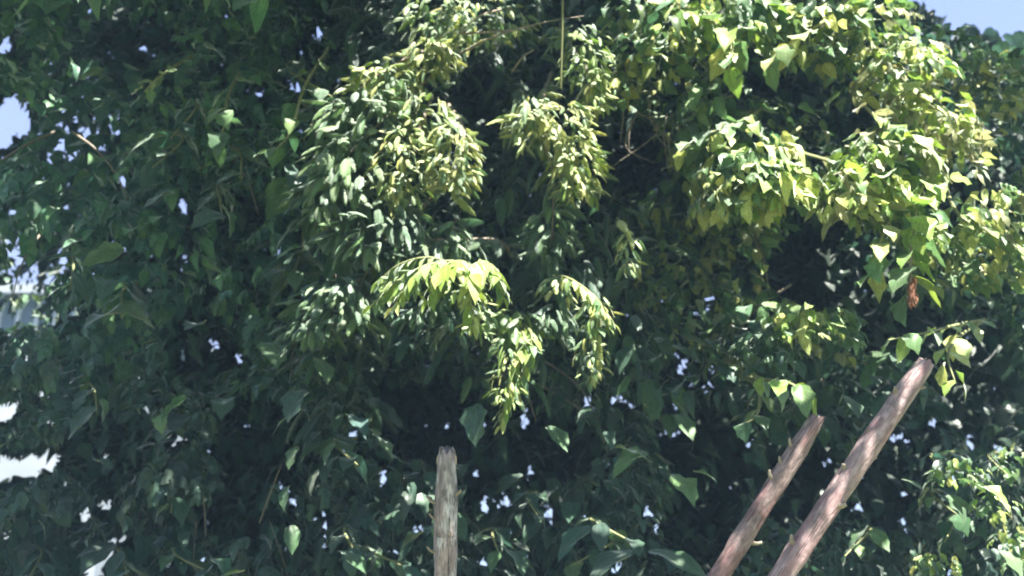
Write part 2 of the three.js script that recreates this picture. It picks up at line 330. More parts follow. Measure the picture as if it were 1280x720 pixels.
// trunks and limbs, mostly hidden
const trunkPts = (t, lean, h) => [0, 0.35, 0.7, 1].map((s) => t.base.clone().add(new THREE.Vector3(lean * s * s, h * s, 0.1 * Math.sin(s * 5))));
for (const [t, lean, h, r] of [[T.left, 0.3, 6, 0.2], [T.feather, -0.3, 5.6, 0.15], [T.right, 0.35, 5.4, 0.16], [T.farRight, 0.2, 5, 0.14], [T.farLeft, -0.2, 5, 0.14], [T.back, 0.2, 6, 0.2], [T.shrub, 0.15, 1.9, 0.045], [T.shrubRight, -0.15, 1.9, 0.045]]) {
  const tp = trunkPts(t, lean, h); limb(t, 'trunk', tp, [r, r * 0.8, r * 0.6, r * 0.25], M.trunk, 10, 0.25);
  for (let i = 0; i < 7; i++) {
    const s = 0.4 + 0.55 * i / 7, a = i * 2.4, L = (h * 0.3) * (1.2 - s), p = tp[0].clone().lerp(tp[3], s);
    limb(t, 'limb', [p, p.clone().add(new THREE.Vector3(Math.cos(a) * L * 0.5, L * 0.4, Math.sin(a) * L * 0.5)), p.clone().add(new THREE.Vector3(Math.cos(a) * L, L * 0.6, Math.sin(a) * L))], [r * 0.35, r * 0.1], M.trunk, 6, 0.2);
  }
}

// gaps of open sky: [x, y, radius] on the photograph
for (const g of [[14, 152, 25], [-18, 165, 30], [4, 60, 8], [36, 583, 17], [5, 588, 20], [60, 578, 12], [130, 700, 11], [154, 676, 5], [116, 716, 11], [6, 400, 12], [28, 397, 10], [5, 515, 13], [50, 495, 6],
  [1215, -6, 55], [1272, -8, 62], [1165, -30, 40], [1240, 20, 22], [1145, 50, 9], [66, 88, 3], [108, 650, 6], [133, 632, 7], [632, 635, 4], [605, 632, 3], [690, 640, 6], [1070, 636, 6], [1030, 580, 6], [1165, 535, 7], [1120, 550, 6], [248, 692, 6], [315, 658, 5], [268, 435, 5], [295, 450, 4], [660, 592, 4], [1250, 565, 5], [478, 590, 5]]) gap(...g);
for (let i = 0; i < 230; i++) { const x = rr(0, 1280), y = rr(30, 720); if ((y > 360 || x < 420) && !(x > 440 && x < 780 && y < 500)) gap(x, y, rr(0.6, 3.2)); }
// shafts cut through the foliage so the sun lights chosen boughs
for (const s of [[520, 80, 5.15, 0.36], [460, 130, 5.0, 0.34], [500, 215, 4.85, 0.32], [565, 195, 4.85, 0.26], [700, 180, 4.95, 0.32], [430, 240, 4.85, 0.2], [470, 300, 4.8, 0.16], [400, 395, 4.75, 0.16], [730, 90, 5.2, 0.22], [545, 350, 4.55, 0.36], [630, 450, 4.45, 0.2], [715, 380, 4.6, 0.2], [735, 440, 4.55, 0.14],
  [900, 70, 5.2, 0.4], [1000, 60, 5.2, 0.4], [1100, 90, 5.3, 0.45], [950, 220, 4.9, 0.4], [1080, 230, 4.9, 0.4], [1150, 200, 5.0, 0.4], [1150, 310, 4.7, 0.3], [1240, 270, 5.0, 0.3], [1010, 400, 4.8, 0.14], [985, 490, 4.3, 0.12], [1160, 440, 4.2, 0.16], [1230, 630, 4.6, 0.2], [1115, 605, 4.7, 0.08], [1190, 590, 4.6, 0.12], [1270, 680, 4.7, 0.14], [1265, 575, 4.8, 0.08], [1170, 705, 4.7, 0.12], [1140, 650, 4.8, 0.06], [1195, 480, 4.2, 0.1], [1110, 425, 4.2, 0.1], [930, 510, 4.5, 0.08], [700, 610, 5.2, 0.06], [620, 690, 5.0, 0.08], [280, 680, 5.0, 0.06], [420, 640, 5.0, 0.06], [200, 420, 5.2, 0.05], [20, 480, 5.6, 0.1], [60, 345, 8.4, 0.5], [790, 40, 5.2, 0.25], [600, 20, 5.4, 0.25], [210, 95, 5.0, 0.1], [290, 150, 4.8, 0.12], [320, 195, 4.7, 0.08], [60, 330, 6, 0.2], [785, 320, 4.9, 0.1], [850, 30, 5.4, 0.3]]) shaft(...s);

const edge = (x, y) => !(x > 1150 && y < 20 - (1280 - x) * 0.05) && !(x < -30 && rnd() < 0.4); // the crowns end here
const owner = (x, y) => y > 500 ? (x > 1040 ? T.shrubRight : x > 420 ? T.shrub : T.left) : x < 400 ? T.left : x < 800 ? T.feather : T.right;
const D = TONE;
// the nearest layer: clumps with hollows between them
for (let y = -150; y < 860; y += 78) for (let x = -110; x < 1400; x += 80) {
  const px = x + 30 * gauss(), py = y + 30 * gauss();
  if (inPocket(px, py) || !edge(px, py) || rnd() < 0.12 || leftEdge(px, py)) continue;
  const t = owner(px, py), d = 5.55 + 0.5 * (fbm(px / 160, py / 160, 5) - 0.5) * 2 + (360 - py) / F * 0.9, rightSide = px > 800 && py < 420;
  if (t === T.feather) { clump(t, FROND, px, py, d, 60, 55, 0.25, 16, 0.30, [D.deep, D.blue, D.green]); clump(t, COARSE, px, py, d + 0.2, 62, 58, 0.28, 60, 0.09, [D.deep, D.green]); }
  else if (rightSide) clump(t, [...COARSE, ...TWIGLET], px, py, d, 62, 58, 0.28, 90, rr(0.08, 0.15), [D.green, D.fresh, D.fresh, D.green, D.tan, D.cream]);
  else { const sz = rr(0.055, 0.17), tw = rnd() < 0.35; clump(t, tw ? TWIGLET : COARSE, px, py, d, 66, 62, 0.3, tw ? 55 : Math.round(60 * Math.pow(0.13 / sz, 1.5)), tw ? 0.16 : sz, py > 470 ? [D.deep, D.paintedShade, D.blue] : [D.deep, D.green, D.blue]); }  // low clumps get darker leaves, shade put into their colour
}
// the layer behind it, broader leaves
for (let y = -260; y < 900; y += 70) for (let x = -80; x < 1420; x += 70) {
  const px = x + 26 * gauss(), py = y + 26 * gauss();
  if (inPocket(px, py, 0.9) || !edge(px, py) || leftEdge(px, py)) continue;
  clump(owner(px, py), COARSE, px, py, 6.5 + 0.35 * gauss(), 62, 60, 0.4, 55, 0.15, [D.deep, D.blue]);
}
// deep inside: the dense backing tree, its leaf colour darkened to deepen the shade
for (let y = -120; y < 930; y += 44) for (let x = -70; x < 1260; x += 44) {
  const px = x + 22 * gauss(), py = y + 22 * gauss();
  if (!leftEdge(px, py)) clump(T.back, COARSE, px, py, 8.0 + 0.4 * gauss(), 58, 56, 0.5, 46, 0.22, [D.paintedShade]);
}
for (const [hx, hy, rx, ry] of POCKETS) for (let i = 0; i < rx * ry / 320; i++) clump(T.back, COARSE, hx + rx * gauss() * 0.7, hy + ry * gauss() * 0.7, 8.8 + 0.5 * gauss(), 58, 56, 0.4, 46, 0.24, [D.paintedShade]);  // darkened leaves back the recesses, deep shade put into their colour
for (let y = -60; y < 930; y += 56) for (let x = 60; x < 1240; x += 56) clump(T.back, COARSE, x + 22 * gauss(), y + 22 * gauss(), 9.4 + 0.4 * gauss(), 58, 56, 0.5, 36, 0.24, [D.paintedShade]);
for (let y = -60; y < 760; y += 56) for (let x = 30; x < 420; x += 56) { const px = x + 22 * gauss(), py = y + 22 * gauss(); if (!leftEdge(px, py)) clump(T.left, COARSE, px, py, 7.3 + 0.3 * gauss(), 58, 56, 0.4, 34, 0.16, [D.deep, D.blue]); }
// unseen clumps added above the picture to keep the left and recesses in shade
for (let i = 0; i < 190; i++) {
  const px = rr(-160, 470), py = rr(-560, -70), d = rr(3.9, 7.4);
  clump(T.left, COARSE, px, py, d, 75, 70, 0.35, 55, 0.16, [D.deep, D.green]);
}
for (let i = 0; i < 130; i++) clump(T.feather, COARSE, rr(400, 880), rr(-620, -90), rr(3.2, 7.2), 75, 70, 0.35, 50, 0.13, [D.deep, D.green]);
for (let i = 0; i < 130; i++) clump(T.right, COARSE, rr(850, 1700), rr(-480, -110), rr(3.5, 6.0), 70, 60, 0.35, 50, 0.13, [D.deep, D.green]);
for (const [t, n, x0, x1] of [[T.left, 50, 0, 420], [T.feather, 60, 420, 850], [T.right, 60, 850, 1130]]) for (let i = 0; i < n; i++) clump(t, COARSE, rr(x0, x1), rr(-300, -20), rr(6.3, 7.9), 75, 65, 0.4, 55, 0.16, [D.deep, D.green]);
// trees at both edges, farther off
for (let i = 0; i < 70; i++) clump(T.farRight, [...COARSE, ...SLIM], rr(1190, 1480), rr(55, 760), rr(8.0, 9.6), 55, 55, 0.4, 90, 0.11, [D.green, D.blue, D.deep]);
for (let i = 0; i < 46; i++) { const py = rr(280, 760); clump(T.farLeft, [...COARSE, ...SLIM], rr(-160, 130), py, rr(7.8, 9.4), 45, 45, 0.4, 70, 0.09, [D.green, D.fresh, D.blue]); }

// ---- the feathery tree's boughs
{
  const t = T.feather, c = D.cream, l = D.lime, f = D.fresh, g = D.green, b = D.blue;
  const B = (pts, ...rest) => frondBough(t, pts.map((p) => at(...p)), ...rest);
  B([[585, 60, 5.6], [535, 62, 5.3], [470, 95, 5.15], [430, 130, 5.1]], 18, 0.22, [c, c, f], {});
  B([[560, 80, 5.5], [500, 130, 5.1], [430, 200, 4.95], [385, 250, 4.9]], 22, 0.30, [f, g, g], {});
  B([[540, 120, 5.3], [520, 170, 5.0], [495, 225, 4.9], [485, 250, 4.88]], 18, 0.20, [f, c, c], { droop: [0.2, 1.1] });
  B([[560, 130, 5.3], [580, 165, 5.0], [575, 200, 4.88], [560, 240, 4.85]], 16, 0.19, [f, c, c], { droop: [0.3, 1.2] });
  B([[520, 160, 5.3], [450, 230, 5.0], [420, 290, 4.9], [440, 330, 4.9]], 20, 0.30, [g, g, b], {});
  B([[560, 220, 5.4], [520, 270, 5.1], [470, 330, 4.95], [370, 415, 4.9]], 20, 0.26, [g, b, b], {});
  B([[690, 90, 5.5], [680, 130, 5.1], [700, 180, 4.95], [730, 240, 4.95]], 22, 0.22, [f, c, c], { droop: [0.3, 1.2] });
  B([[660, 120, 5.4], [665, 150, 5.05], [690, 210, 4.98], [690, 300, 4.98]], 14, 0.22, [c, f, b], { droop: [0.3, 1.2] });
  B([[700, 30, 5.6], [715, 60, 5.3], [735, 90, 5.2], [742, 125, 5.2]], 14, 0.17, [f, l, l], { droop: [0.3, 1.1] });
  B([[640, 320, 5.4], [620, 300, 5.1], [560, 300, 5.0], [480, 300, 4.95]], 16, 0.26, [b, g, b], {});
  for (const [x, y, d, rx, ry, rd, k, sz, tones] of [[540, 70, 5.15, 30, 24, 0.14, 90, 0.11, [c, c, f]], [485, 98, 5.1, 40, 22, 0.14, 100, 0.12, [c, f, l]], [505, 205, 4.85, 36, 48, 0.13, 170, 0.10, [c, c, l, f]], [565, 195, 4.85, 32, 44, 0.13, 150, 0.10, [c, c, f]], [530, 145, 5.05, 40, 30, 0.16, 100, 0.12, [f, c, l]],
    [455, 150, 5.0, 48, 44, 0.16, 110, 0.15, [f, f, g]], [430, 215, 4.9, 46, 45, 0.16, 110, 0.16, [f, g, f]], [470, 285, 4.85, 56, 34, 0.16, 110, 0.15, [f, g, g]], [430, 375, 4.8, 50, 30, 0.14, 90, 0.14, [g, f, g]], [390, 410, 4.75, 30, 12, 0.1, 50, 0.10, [f, f, g]], [540, 300, 4.95, 60, 28, 0.16, 90, 0.14, [g, f, g]], [400, 245, 4.85, 26, 26, 0.12, 60, 0.12, [f, g]],
    [700, 155, 4.95, 44, 32, 0.14, 140, 0.10, [c, c, f]], [722, 210, 4.9, 32, 42, 0.13, 140, 0.10, [c, c, l, f]], [662, 150, 5.0, 30, 28, 0.14, 70, 0.11, [f, c]], [735, 80, 5.15, 30, 30, 0.13, 90, 0.10, [l, f, l]], [745, 115, 5.1, 16, 26, 0.1, 50, 0.09, [c, l]], [720, 45, 5.25, 34, 20, 0.13, 60, 0.10, [f, f, l]],
    [690, 290, 4.95, 24, 40, 0.13, 60, 0.13, [g, f]], [600, 26, 5.3, 70, 24, 0.2, 130, 0.11, [c, f, f]], [540, 22, 5.3, 45, 26, 0.2, 100, 0.11, [l, f, f]], [785, 315, 4.85, 14, 30, 0.1, 40, 0.09, [c, f]], [640, 400, 4.75, 28, 18, 0.12, 40, 0.12, [f, l]], [560, 385, 4.75, 50, 24, 0.12, 40, 0.16, [g, D.blue]], [520, 352, 4.55, 46, 16, 0.1, 60, 0.085, [l, f, l]], [580, 352, 4.48, 38, 22, 0.1, 70, 0.085, [l, l, c]], [596, 395, 4.42, 18, 26, 0.07, 40, 0.08, [l, c, f]], [640, 432, 4.5, 24, 16, 0.08, 36, 0.08, [l, f]], [632, 480, 4.45, 17, 40, 0.06, 50, 0.075, [l, c, f]], [700, 358, 4.7, 24, 12, 0.08, 30, 0.08, [c, f]], [745, 390, 4.58, 24, 24, 0.08, 44, 0.08, [c, f, l]], [738, 445, 4.53, 18, 34, 0.06, 44, 0.075, [c, f, g]], [690, 390, 4.7, 26, 24, 0.1, 30, 0.1, [g, f]]])
    clump(t, FERN, x, y, d, rx, ry, rd, Math.round(k * 1.15), sz * (tones[0] === c || tones[0] === l ? 0.95 : 1.1), tones, { free: true, droop: [0.2, 1.15] });
  const P = (...p) => p.map((q) => at(...q));
  // the lit arching spray in the middle and the two hanging ones beside it
  bigFrond(t, P([600, 345, 4.75], [550, 328, 4.6], [505, 345, 4.52], [464, 382, 4.5]), 13, 0.11, [l, l, f], 0.95);
  bigFrond(t, P([600, 345, 4.75], [565, 326, 4.55], [525, 338, 4.44], [490, 385, 4.40]), 12, 0.11, [l, c, l], 1.0);
  bigFrond(t, P([600, 345, 4.75], [575, 326, 4.52], [548, 338, 4.40], [535, 375, 4.36]), 11, 0.12, [l, c, l], 1.0);
  bigFrond(t, P([600, 345, 4.75], [600, 325, 4.52], [588, 350, 4.40], [592, 405, 4.36]), 12, 0.13, [l, l, c], 1.05);
  bigFrond(t, P([600, 345, 4.75], [612, 330, 4.58], [624, 345, 4.48], [630, 372, 4.46]), 9, 0.11, [l, l, f], 1.0);
  bigFrond(t, P([575, 338, 4.7], [540, 322, 4.66], [500, 330, 4.64], [472, 352, 4.64]), 10, 0.10, [f, l], 0.9);
  bigFrond(t, P([650, 410, 4.7], [655, 425, 4.5], [640, 470, 4.42], [625, 532, 4.4]), 14, 0.10, [l, l, c], 1.1);
  bigFrond(t, P([655, 405, 4.7], [665, 420, 4.5], [662, 445, 4.45], [650, 475, 4.44]), 8, 0.095, [l, f], 1.0);
  bigFrond(t, P([690, 345, 4.85], [712, 348, 4.65], [745, 372, 4.55], [768, 405, 4.52]), 10, 0.10, [c, f, c], 1.0);
  bigFrond(t, P([730, 372, 4.75], [748, 390, 4.6], [746, 430, 4.52], [738, 478, 4.5]), 12, 0.10, [c, f, c], 1.15);
  for (const [x, y, d, ox, s, k] of [[600, 345, 4.72, -1, 0.3, f], [598, 348, 4.75, -0.4, 0.28, g], [640, 412, 4.7, -0.6, 0.3, f], [645, 415, 4.72, 0.5, 0.2, l], [690, 348, 4.8, -0.8, 0.18, c], [700, 350, 4.8, 0.2, 0.24, f], [770, 272, 5.0, 0.5, 0.26, c], [775, 275, 5.0, 0, 0.22, c], [690, 380, 4.8, -0.3, 0.24, b], [560, 350, 4.8, -0.7, 0.3, b], [520, 345, 4.8, -0.5, 0.3, g], [710, 420, 4.8, 0, 0.24, g]])
    leaf(t, t.o, at(x, y, d), new THREE.Vector3(ox, 0, 0.6), rr(0.3, 1.0), 0.2 * gauss(), s, vary(k, 0.1), FROND, 'frond');
  // bare twigs near the top and one hanging stem
  for (const s of [[[570, 70, 5.3], [620, 45, 5.1], [680, 28, 5.05], [730, 20, 5.1]], [[575, 42, 5.2], [615, 40, 5.05], [660, 35, 5.05]], [[640, 90, 5.2], [655, 70, 5.1], [668, 62, 5.1]], [[640, 10, 5.2], [600, 20, 5.1], [570, 45, 5.15]]]) limb(t, 'twig', s.map((p) => at(...p)), [0.008, 0.003], M.twig, 5);
  limb(t, 'hanging_stem', P([704, -20, 5.0], [703, 30, 5.0], [701, 110, 5.0]), [0.008, 0.006], M.stem, 5);
  for (let i = 0; i < 8; i++) { const x = 770 + 80 * rnd(), y = 120 + 60 * rnd(); limb(t, 'twig', P([x, y, 5.4], [x + 20 * gauss(), y + 20 + 15 * rnd(), 5.3], [x + 45 * gauss(), y + 40 + 40 * rnd(), 5.3]), [0.005, 0.002], M.twig, 4); }
}
// ---- the yellow-green tree on the right
{
  const t = T.right, c = D.cream, l = D.lime, f = D.fresh, g = D.green, n = D.tan, P = (...p) => p.map((q) => at(...q));
  const S = [...COARSE, ...TWIGLET];
  for (const [x, y, d, rx, ry, k, sz, tones] of [[850, 30, 5.4, 45, 40, 90, 0.11, [f, g, c]], [930, 25, 5.3, 50, 30, 80, 0.13, [f, l, g]], [1020, 40, 5.3, 60, 40, 110, 0.10, [f, c, g]], [1085, 40, 5.35, 60, 45, 140, 0.08, [f, l, c, n]], [1130, 90, 5.2, 55, 45, 150, 0.08, [l, n, c, f]],
    [1160, 150, 5.1, 55, 50, 170, 0.075, [n, c, l, n]], [1190, 190, 5.1, 35, 50, 130, 0.07, [n, c, n]], [1100, 190, 5.0, 55, 45, 130, 0.09, [f, l, n]], [930, 190, 5.0, 60, 40, 100, 0.11, [f, g, c]], [950, 230, 4.9, 55, 35, 90, 0.12, [l, f, c]], [900, 240, 4.95, 35, 35, 70, 0.09, [c, f, g]],
    [1070, 240, 4.85, 60, 35, 120, 0.09, [l, n, c, f]], [1160, 270, 4.9, 60, 40, 120, 0.09, [l, f, c]], [1240, 270, 5.0, 45, 40, 120, 0.08, [c, n, f]], [1235, 320, 5.1, 50, 40, 110, 0.08, [f, c, g]], [1000, 400, 4.85, 45, 22, 80, 0.07, [f, c, l]], [1050, 405, 4.9, 30, 20, 50, 0.07, [f, g]], [1245, 110, 5.6, 50, 40, 120, 0.07, [f, g, c]], [820, 60, 5.3, 35, 45, 70, 0.1, [g, f, c]], [785, 18, 5.4, 34, 24, 60, 0.09, [f, c, g]], [790, 65, 5.3, 24, 30, 50, 0.08, [f, g, c]], [770, 110, 5.3, 20, 24, 36, 0.07, [f, c]], [880, 150, 5.3, 40, 50, 80, 0.11, [g, f]], [960, 430, 5.0, 40, 35, 80, 0.08, [g, D.blue]], [1180, 60, 5.7, 40, 30, 90, 0.07, [f, g]]])
    clump(t, S, x, y, d, rx, ry, 0.22, k, sz * 1.25, tones, { free: true });
  const bo = (pts, ...r) => bough(t, P(...pts), ...r);
  bo([[840, 0, 5.5], [880, 20, 5.2], [915, 50, 5.0], [910, 90, 4.95]], 10, 0.2, [f, l, f]);
  bo([[1000, 20, 5.5], [960, 30, 5.2], [920, 50, 5.1], [905, 70, 5.0]], 9, 0.17, [c, f, g]);
  bo([[1040, 20, 5.4], [1010, 40, 5.1], [980, 60, 5.0], [960, 85, 5.0]], 10, 0.15, [c, f, c]);
  bo([[960, 130, 5.4], [930, 150, 5.1], [880, 170, 5.0], [850, 190, 5.0]], 10, 0.15, [f, g, c]);
  bo([[880, 170, 5.3], [920, 190, 5.0], [970, 205, 4.85], [1020, 225, 4.8]], 14, 0.17, [l, f, l]);
  bo([[1000, 160, 5.3], [960, 190, 5.0], [930, 230, 4.85], [900, 265, 4.8]], 10, 0.14, [f, c, g]);
  bo([[1060, 110, 5.3], [1100, 150, 5.0], [1150, 180, 4.9], [1190, 230, 4.9]], 14, 0.15, [l, n, c]);
  bo([[1080, 60, 5.4], [1120, 90, 5.1], [1160, 130, 5.0], [1200, 150, 5.0]], 14, 0.14, [l, c, n]);
  bo([[1040, 200, 5.2], [1070, 210, 4.9], [1110, 230, 4.75], [1145, 260, 4.7]], 10, 0.19, [l, l, f]);
  bo([[1000, 190, 5.2], [1050, 210, 4.95], [1060, 250, 4.85], [1040, 280, 4.8]], 8, 0.14, [n, f]);
  bo([[1180, 200, 5.2], [1150, 240, 4.8], [1142, 300, 4.65], [1139, 350, 4.62]], 14, 0.19, [l, f, l], { droop: [0.5, 1.15] });
  bo([[1180, 230, 5.2], [1200, 270, 4.9], [1230, 290, 4.85], [1270, 310, 4.8]], 10, 0.14, [l, c, f]);
  bo([[1150, 240, 5.0], [1110, 280, 4.75], [1095, 320, 4.7], [1085, 350, 4.7]], 9, 0.15, [c, f, f], { droop: [0.4, 1.2] });
  bo([[1230, 400, 5.2], [1200, 405, 4.7], [1160, 415, 4.35], [1110, 425, 4.2]], 10, 0.13, [c, l, f], { droop: [0.3, 0.9] });
  bo([[1230, 400, 5.2], [1195, 425, 4.6], [1185, 450, 4.3], [1195, 480, 4.2]], 8, 0.13, [c, l, c], { droop: [0.5, 1.2] });
  bo([[930, 470, 5.0], [960, 475, 4.5], [990, 480, 4.3], [1010, 495, 4.25]], 7, 0.15, [l, f, l], { droop: [0.5, 1.2] });
  bo([[930, 470, 5.0], [950, 490, 4.6], [945, 520, 4.5], [920, 535, 4.45]], 7, 0.11, [g, f], { droop: [0.4, 1.1] });
  // large dull leaf hanging low, and the red-brown withered cluster below the lit spray
  leaf(t, t.o, at(1128, 372, 4.7), new THREE.Vector3(-1, 0, 0.6), 0.75, 0.3, 0.2, D.green);
  leaf(t, t.o, at(1150, 300, 4.66), new THREE.Vector3(1, 0, 0.5), 0.9, -0.3, 0.22, D.fresh);
  put('withered_stem', tube(P([1139, 300, 4.62], [1138, 335, 4.6], [1139, 372, 4.6]).map((p) => p.sub(t.base)), [0.007, 0.005], 6, 0.2), M.twig, t.o);
  for (let i = 0; i < 14; i++) {
    const w = leaf(t, t.o, at(1139 + 4 * gauss(), 346 + 2.1 * i, 4.6), new THREE.Vector3(gauss(), 0, 0.7), rr(1.0, 1.5), gauss(), rr(0.04, 0.075), D.tan, LEAFLET, 'withered_leaf');
    w.material = M.dry; w.userData.label = 'red-brown withered leaf in a small hanging cluster';
  }
}
// ---- the shade tree's large leaves
{
  const t = T.left, P = (...p) => p.map((q) => at(...q)), d = D.deep, g = D.green, b = D.blue, f = D.fresh;
  const one = (x, y, z, ox, oz, dr, ro, s, c) => leaf(t, t.o, at(x, y, z), new THREE.Vector3(ox, 0, oz), dr, ro, s * 0.74, vary(c, 0.1));
  for (const a of [[205, 170, 5.0, -1, 0.3, 0.3, -0.5, 0.30, g], [215, 240, 5.0, -0.8, 0.5, 0.5, -0.4, 0.26, b], [330, 190, 4.7, -0.4, 0.8, 0.6, 0.2, 0.17, f], [280, 140, 4.8, 0.3, 0.8, 0.8, 0.5, 0.2, f], [125, 90, 5.1, -0.6, 0.8, 0.6, 0.2, 0.24, g], [150, 315, 5.0, -0.9, 0.6, 0.5, 0.4, 0.32, g], [130, 350, 5.0, 0.5, 0.8, 0.7, 0, 0.26, b], [260, 60, 5.2, 1, 0.4, 0.4, 0.3, 0.26, b], [250, 405, 5.0, -0.2, 0.9, 0.2, 0, 0.22, b],
    [340, 430, 4.8, 0.4, 0.8, 0.6, 0.2, 0.32, g], [400, 450, 4.8, 0.6, 0.8, 0.7, -0.2, 0.3, g], [375, 490, 4.75, -0.3, 0.9, 0.8, 0.1, 0.3, b], [440, 520, 4.75, 0.8, 0.6, 0.6, 0.2, 0.26, b], [360, 520, 4.8, -0.8, 0.5, 0.8, 0, 0.2, g], [470, 545, 4.7, 0.9, 0.4, 0.4, 0, 0.24, g], [230, 500, 4.9, -0.9, 0.5, 0.7, 0.2, 0.22, g], [280, 500, 4.9, 0.2, 0.8, 0.5, 0.2, 0.26, d], [120, 575, 5.1, 0.9, 0.4, 0.3, 0, 0.2, b], [370, 560, 4.75, -0.5, 0.6, 1.0, 0, 0.18, g], [395, 590, 4.75, -0.3, 0.6, 1.1, 0.3, 0.2, d], [360, 610, 4.75, -0.4, 0.5, 1.1, 0.2, 0.18, g], [365, 660, 4.7, 0.3, 0.5, 1.2, 0.2, 0.2, g], [300, 715, 4.5, -0.6, 0.7, 0.2, 0.1, 0.28, f], [270, 700, 4.5, 0.8, 0.6, 0.4, 0.1, 0.24, g], [60, 640, 5.2, 0.9, 0.5, 0.3, 0.2, 0.34, g], [30, 690, 5.2, 0.5, 0.8, 0.6, 0, 0.3, b], [200, 520, 4.9, 0.4, 0.8, 1.0, 0.5, 0.15, f]]) one(...a);
  const bo = (pts, ...r) => bough(t, P(...pts), ...r);
  bo([[300, 90, 5.3], [285, 120, 5.0], [280, 160, 4.8], [270, 185, 4.75]], 8, 0.14, [f, g]);
  bo([[240, 70, 5.3], [215, 85, 5.1], [195, 100, 5.0], [180, 115, 5.0]], 9, 0.09, [f, D.cream]);
  bo([[410, 60, 5.4], [380, 110, 5.0], [360, 170, 4.85], [340, 190, 4.8]], 9, 0.12, [f, g]);
  for (let i = 0; i < 22; i++) { const x = rr(20, 420), y = rr(40, 700); if (!inPocket(x, y)) bo([[x, y, 5.5], [x + 30 * gauss(), y + 10, 5.2], [x + 50 * gauss(), y + 45, 5.0]], 6, rr(0.15, 0.24), [d, g, b]); }
  for (let i = 0; i < 4; i++) { const x = 240 + 140 * rnd(), y = 620 + 80 * rnd(), k = gauss(); limb(t, 'twig', P([x, y + 30, 5.3], [x + 10 * k, y, 5.25], [x + 26 * k, y - 20 - 25 * rnd(), 5.2]), [0.005, 0.002], M.twig, 4); }
}
for (const [t, n, x0, x1, y0, y1] of [[T.left, 7, 60, 400, 60, 600], [T.feather, 5, 420, 780, 120, 480], [T.right, 5, 840, 1220, 60, 420]]) for (let i = 0; i < n; i++) { const x = rr(x0, x1), y = rr(y0, y1), k = gauss() * 50; limb(t, 'branch', [[x, y, 6.0], [x + k, y + 25, 5.75], [x + 1.8 * k, y + 60, 5.6], [x + 2.2 * k, y + 100, 5.5]].map((p) => at(...p)), [0.010, 0.003], M.twig, 6, 0.3); }
// ---- shrubs low in the picture
{
  const d = D.deep, g = D.green, b = D.blue, f = D.fresh;
  let t = T.shrub;
  const one = (x, y, z, ox, oz, dr, ro, s, c) => leaf(t, t.o, at(x, y, z), new THREE.Vector3(ox, 0, oz), dr, ro, s, vary(c, 0.1));
  for (const a of [[800, 565, 4.6, -0.9, 0.5, 0.25, -0.3, 0.22, f], [775, 560, 4.6, 0.8, 0.5, 0.2, 0.2, 0.2, f], [845, 595, 4.5, 0.4, 0.9, 0.6, 0.1, 0.23, f], [870, 590, 4.5, 0.8, 0.5, 0.2, 0.2, 0.14, g], [595, 510, 4.7, -0.2, 0.5, 1.25, 0.1, 0.22, b], [690, 535, 4.8, 0.5, 0.7, 0.7, 0.1, 0.2, g], [820, 690, 4.4, 0.9, 0.6, 0.3, 0.2, 0.32, g], [780, 690, 4.4, -0.8, 0.6, 0.4, -0.2, 0.3, d], [730, 660, 4.6, -0.8, 0.6, 0.6, -0.2, 0.26, b], [850, 520, 4.9, 0.4, 0.9, 0.8, 0, 0.2, g], [640, 690, 4.8, 0.5, 0.8, 0.5, 0, 0.2, b], [430, 690, 4.7, 0.8, 0.6, 0.4, 0, 0.22, g]]) one(...a);
  for (let i = 0; i < 12; i++) { const x = rr(430, 920), y = rr(540, 700); if (!inPocket(x, y)) bough(t, [[x, y, 5.3], [x + 30 * gauss(), y + 5, 5.0], [x + 50 * gauss(), y + 35, 4.85]].map((p) => at(...p)), 6, rr(0.12, 0.2), [d, g, b]); }
  t = T.shrubRight;
  for (const a of [[1235, 610, 4.5, 0.6, 0.7, 0.7, 0.3, 0.16, D.lime], [1200, 600, 4.6, 0.8, 0.5, 0.3, 0, 0.18, f], [1190, 620, 4.6, 0.2, 0.8, 0.7, 0, 0.15, g], [1130, 600, 4.6, 0.9, 0.5, 0.4, 0.2, 0.12, f], [1255, 690, 4.6, 0.4, 0.8, 0.6, 0, 0.16, f]]) one(...a);
  for (const a of [[1115, 605, 4.7, 26, 16, 26], [1195, 590, 4.6, 40, 18, 40], [1240, 630, 4.55, 26, 20, 30], [1268, 680, 4.7, 22, 34, 50], [1170, 705, 4.7, 36, 14, 40], [1262, 572, 4.8, 18, 18, 24]]) clump(t, [...COARSE, ...TWIGLET], a[0], a[1], a[2], a[3], a[4], 0.1, a[5], 0.06, [f, D.cream, D.lime, g], { free: true });
  for (let i = 0; i < 10; i++) { const x = rr(1060, 1280), y = rr(550, 690); if (!inPocket(x, y)) bough(t, [[x, y, 5.2], [x + 30 * gauss(), y + 5, 4.9], [x + 50 * gauss(), y + 35, 4.75]].map((p) => at(...p)), 6, rr(0.09, 0.15), [f, g, b]); }
}
trees.forEach(finish);

